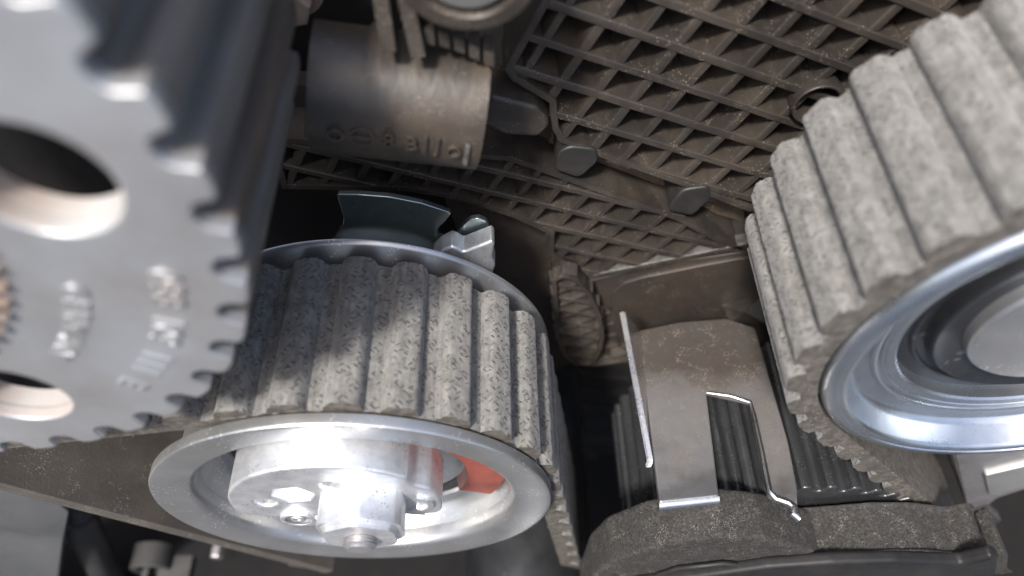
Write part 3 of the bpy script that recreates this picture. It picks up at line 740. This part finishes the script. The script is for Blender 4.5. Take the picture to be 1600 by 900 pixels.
# side lip that stands up along the left edge
bm = bmesh.new()
t0, t1 = at(976, 486, y=68.0), on_clip(1022, 720)
lift = Vector((0, 0, 1))
for j in (0,):
    a0_ = t0; a1_ = t1+Vector((-.1, 0, .4))
    b0_ = on_clip(1004, 520)+Vector((-.2, 0, -.1)); b1_ = on_clip(1020, 730)+Vector((-.2, 0, -.1))
    th_ = Vector((.9, 0, .2))
    q = [bm.verts.new(p) for p in (a0_, a1_, b1_, b0_, a0_-th_, a1_-th_, b1_-th_, b0_-th_)]
    for f in ((0, 1, 2, 3), (7, 6, 5, 4), (0, 4, 5, 1), (1, 5, 6, 2), (2, 6, 7, 3), (3, 7, 4, 0)): bm.faces.new([q[i] for i in f])
bmesh.ops.recalc_face_normals(bm, faces=bm.faces)
bmesh.ops.bevel(bm, geom=bm.edges[:], offset=.12, segments=2, affect='EDGES')
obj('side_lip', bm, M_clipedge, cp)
# bright cut edge and hooked end of the right leg
hk = [on_clip(u, v)+Vector((0, 0, .1)) for u, v in ((1104, 614), (1140, 619), (1172, 629), (1178, 650), (1190, 705), (1202, 768), (1212, 779), (1232, 786), (1240, 792), (1240, 804), (1250, 812))]
obj('hooked_edge', tube(hk, [.3, .3, .35, .4, .45, .5, .5, .5, .55, .6, .5], 10), M_clipedge, cp)

# ------------------------------------------------------------------ foam seal and lower cover
fm = thing('foam_seal', at(1100, 840, y=34), 'fuzzy dark grey foam seal strip under the steel clip', 'foam seal')
f_px = [(905, 890), (912, 872), (922, 842), (948, 815), (1000, 793), (1060, 778), (1120, 771), (1180, 776), (1222, 787), (1262, 803), (1296, 814), (1320, 818), (1345, 816), (1366, 822), (1385, 836), (1392, 818), (1420, 808), (1465, 808), (1488, 816), (1500, 828), (1516, 826), (1524, 806), (1545, 800), (1553, 812), (1552, 838), (1535, 856), (1500, 862), (1440, 856), (1380, 856), (1300, 862), (1200, 868), (1100, 882), (1000, 905)]
f_top = xz([(u, v+(8 if 10 < i < 20 else 0)) for i, (u, v) in enumerate(f_px[:25])], 37.5); f_bot = xz(f_px[25:], 31.5)
b = plate([rounded(f_top+f_bot, .6, 4)], 31, 38.5, 2.2, 5)
bmesh.ops.triangulate(b, faces=[f for f in b.faces if len(f.verts) > 4])
bmesh.ops.subdivide_edges(b, edges=[e for e in b.edges if e.calc_length() > 1.2], cuts=2, use_grid_fill=True)
for _ in range(2):
    le = [e for e in b.edges if e.calc_length() > .8]
    if len(le) > 30000: break
    bmesh.ops.subdivide_edges(b, edges=le, cuts=1); bmesh.ops.triangulate(b, faces=[f for f in b.faces if len(f.verts) > 4])
b.normal_update()
for v in b.verts: v.co += v.normal*(.08*nz(v.co*.5)+.06*nz(v.co*4.1))
obj('foam_strip', b, M_foam, fm, smooth=80)
lc = thing('lower_timing_cover', at(1200, 890, y=31), 'glossy black plastic lower cover edge below the foam seal', 'timing cover')
l_px = [(u, v+8) for u, v in ((870, 990), (895, 935), (950, 912), (1000, 904), (1100, 890), (1200, 876), (1300, 869), (1400, 866), (1500, 870), (1548, 858), (1562, 862), (1558, 884), (1535, 895), (1500, 910), (1480, 990))]
obj('cover_edge', plate([rounded(xz(l_px, 29.5), .6, 3)], 29, 31.2, .8, 4), M_gloss, lc)
p0_, p1_ = at(900, 903, y=30.3), at(1560, 858, y=30.3)
bm = tube([at(u, v, y=30.4) for u, v in ((1010, 905), (1060, 888), (1130, 880), (1190, 886), (1240, 905))], .5, 12)
obj('moulded_bead', bm, M_gloss, lc)
# aluminium arm under the idler
al = thing('aluminium_casting', at(1560, 740, y=46), 'grey cast aluminium arm with machined edge under the idler pulley', 'arm')
obj('arm_body', plate([rounded(xz([(1470, 640), (1512, 796), (1532, 799), (1560, 778), (1610, 762), (1680, 750), (1680, 640)], 46), .5, 3)], 46, 60, .4, 3), M_alu, al)
obj('machined_pad', plate([rounded(xz([(1545, 772), (1538, 742), (1610, 725), (1680, 720), (1680, 744), (1606, 757), (1560, 772)], 45.4), .4, 3)], 45.2, 46.4, .25), M_silver, al)
obj('tip_seam', plate([rounded(xz([(1522, 797), (1545, 790), (1562, 806), (1556, 812), (1535, 803)], 45.5), .3, 3)], 44.5, 46.5, .3), M_hose, al)

# ------------------------------------------------------------------ lower left corner and shaft under the tensioner
gp = thing('grey_side_panel', at(50, 850, y=44), 'flat grey panel below the smooth slanting belt', 'panel')
obj('panel_sheet', plate([rounded(xz([(-120, 700), (30, 740), (108, 800), (98, 850), (84, 960), (-120, 960)], 46), .8, 3)], 46, 48.5, .3), M_greypl, gp)
hs = thing('grey_hose', at(150, 850, y=52), 'dull grey hose beside the grey panel', 'hose')
obj('hose', tube([at(u, v, y=54) for u, v in ((115, 770), (128, 815), (150, 865), (178, 920), (200, 980))], [2.4, 3.3, 3.8, 4.0, 4.0], 24), M_hose, hs)
obj('hose_collar', tube([at(u, v, y=54) for u, v in ((118, 800), (132, 832))], 4.0, 24), M_hose, hs)
cn = thing('wiring_connector', at(240, 880, y=52), 'dark round connector with a square plug beside the hose', 'connector')
cc = at(235, 892, y=50)
obj('connector_ring', lathe([(3.2, 56), (3.2, 50.3), (3.5, 50), (4.6, 50), (5.0, 50.4), (5.0, 56)], cc.x, cc.z, 48), M_hose, cn)
bm = bmesh.new(); c = at(275, 895, y=50); box(bm, c, Vector((4.0, 0, -.4)), Vector((0, 4, 0)), Vector((.3, 0, 2.2)), bevel=.5); obj('plug', bm, M_hose, cn)
bm = bmesh.new(); c = at(235, 905, y=49); box(bm, c, Vector((.8, 0, 0)), Vector((0, 2, 0)), Vector((0, 0, 4)), bevel=.3); obj('latch', bm, M_hose, cn)
bt = thing('small_bolt', at(340, 880, y=50), 'small shiny bolt under the slanting belt', 'bolt')
c = at(338, 872, y=52); obj('bolt_head', plate([hexh((c.x, c.z), 1.6, 0)], 52, 55, .25), M_alu, bt)
br = thing('bracket_tip', at(465, 880, y=45), 'small pale bracket tip below the tensioner cup', 'bracket')
obj('tip', plate([rounded(xz([(445, 862), (470, 862), (482, 874), (476, 888), (450, 884)], 44), .4, 3)], 44, 50, .4), M_alu, br)
sh = thing('polished_shaft_housing', at(720, 900, y=55), 'dark polished round housing gleaming under the tensioner pulley', 'housing')
obj('housing', lathe([(0, 14), (13, 14), (14, 15), (14, 90), (0, 90)], 4.5, -168, 128), M_darkmetal, sh)

# dim ribbed casting deep in the gap between the belts
dc = thing('ribbed_casting', at(925, 620, y=92), 'dim ribbed dark casting deep in the gap between the two belts', 'casting')
d_px = [(850, 540), (1010, 565), (985, 640), (930, 860), (880, 860), (870, 640)]
obj('casting_wall', plate([rounded(xz(d_px, 93), .8, 3)], 93, 96.5, .4), M_darkcast, dc)
for k in range(7):
    a, b = at(862, 572+26*k, y=92.4), at(985, 592+26*k, y=92.4); bm = bmesh.new(); d = (b-a)/2
    box(bm, (a+b)/2, d, Vector((0, .9, 0)), Vector((0, 0, .5)), bevel=.2); obj('casting_rib', bm, M_darkcast, dc)
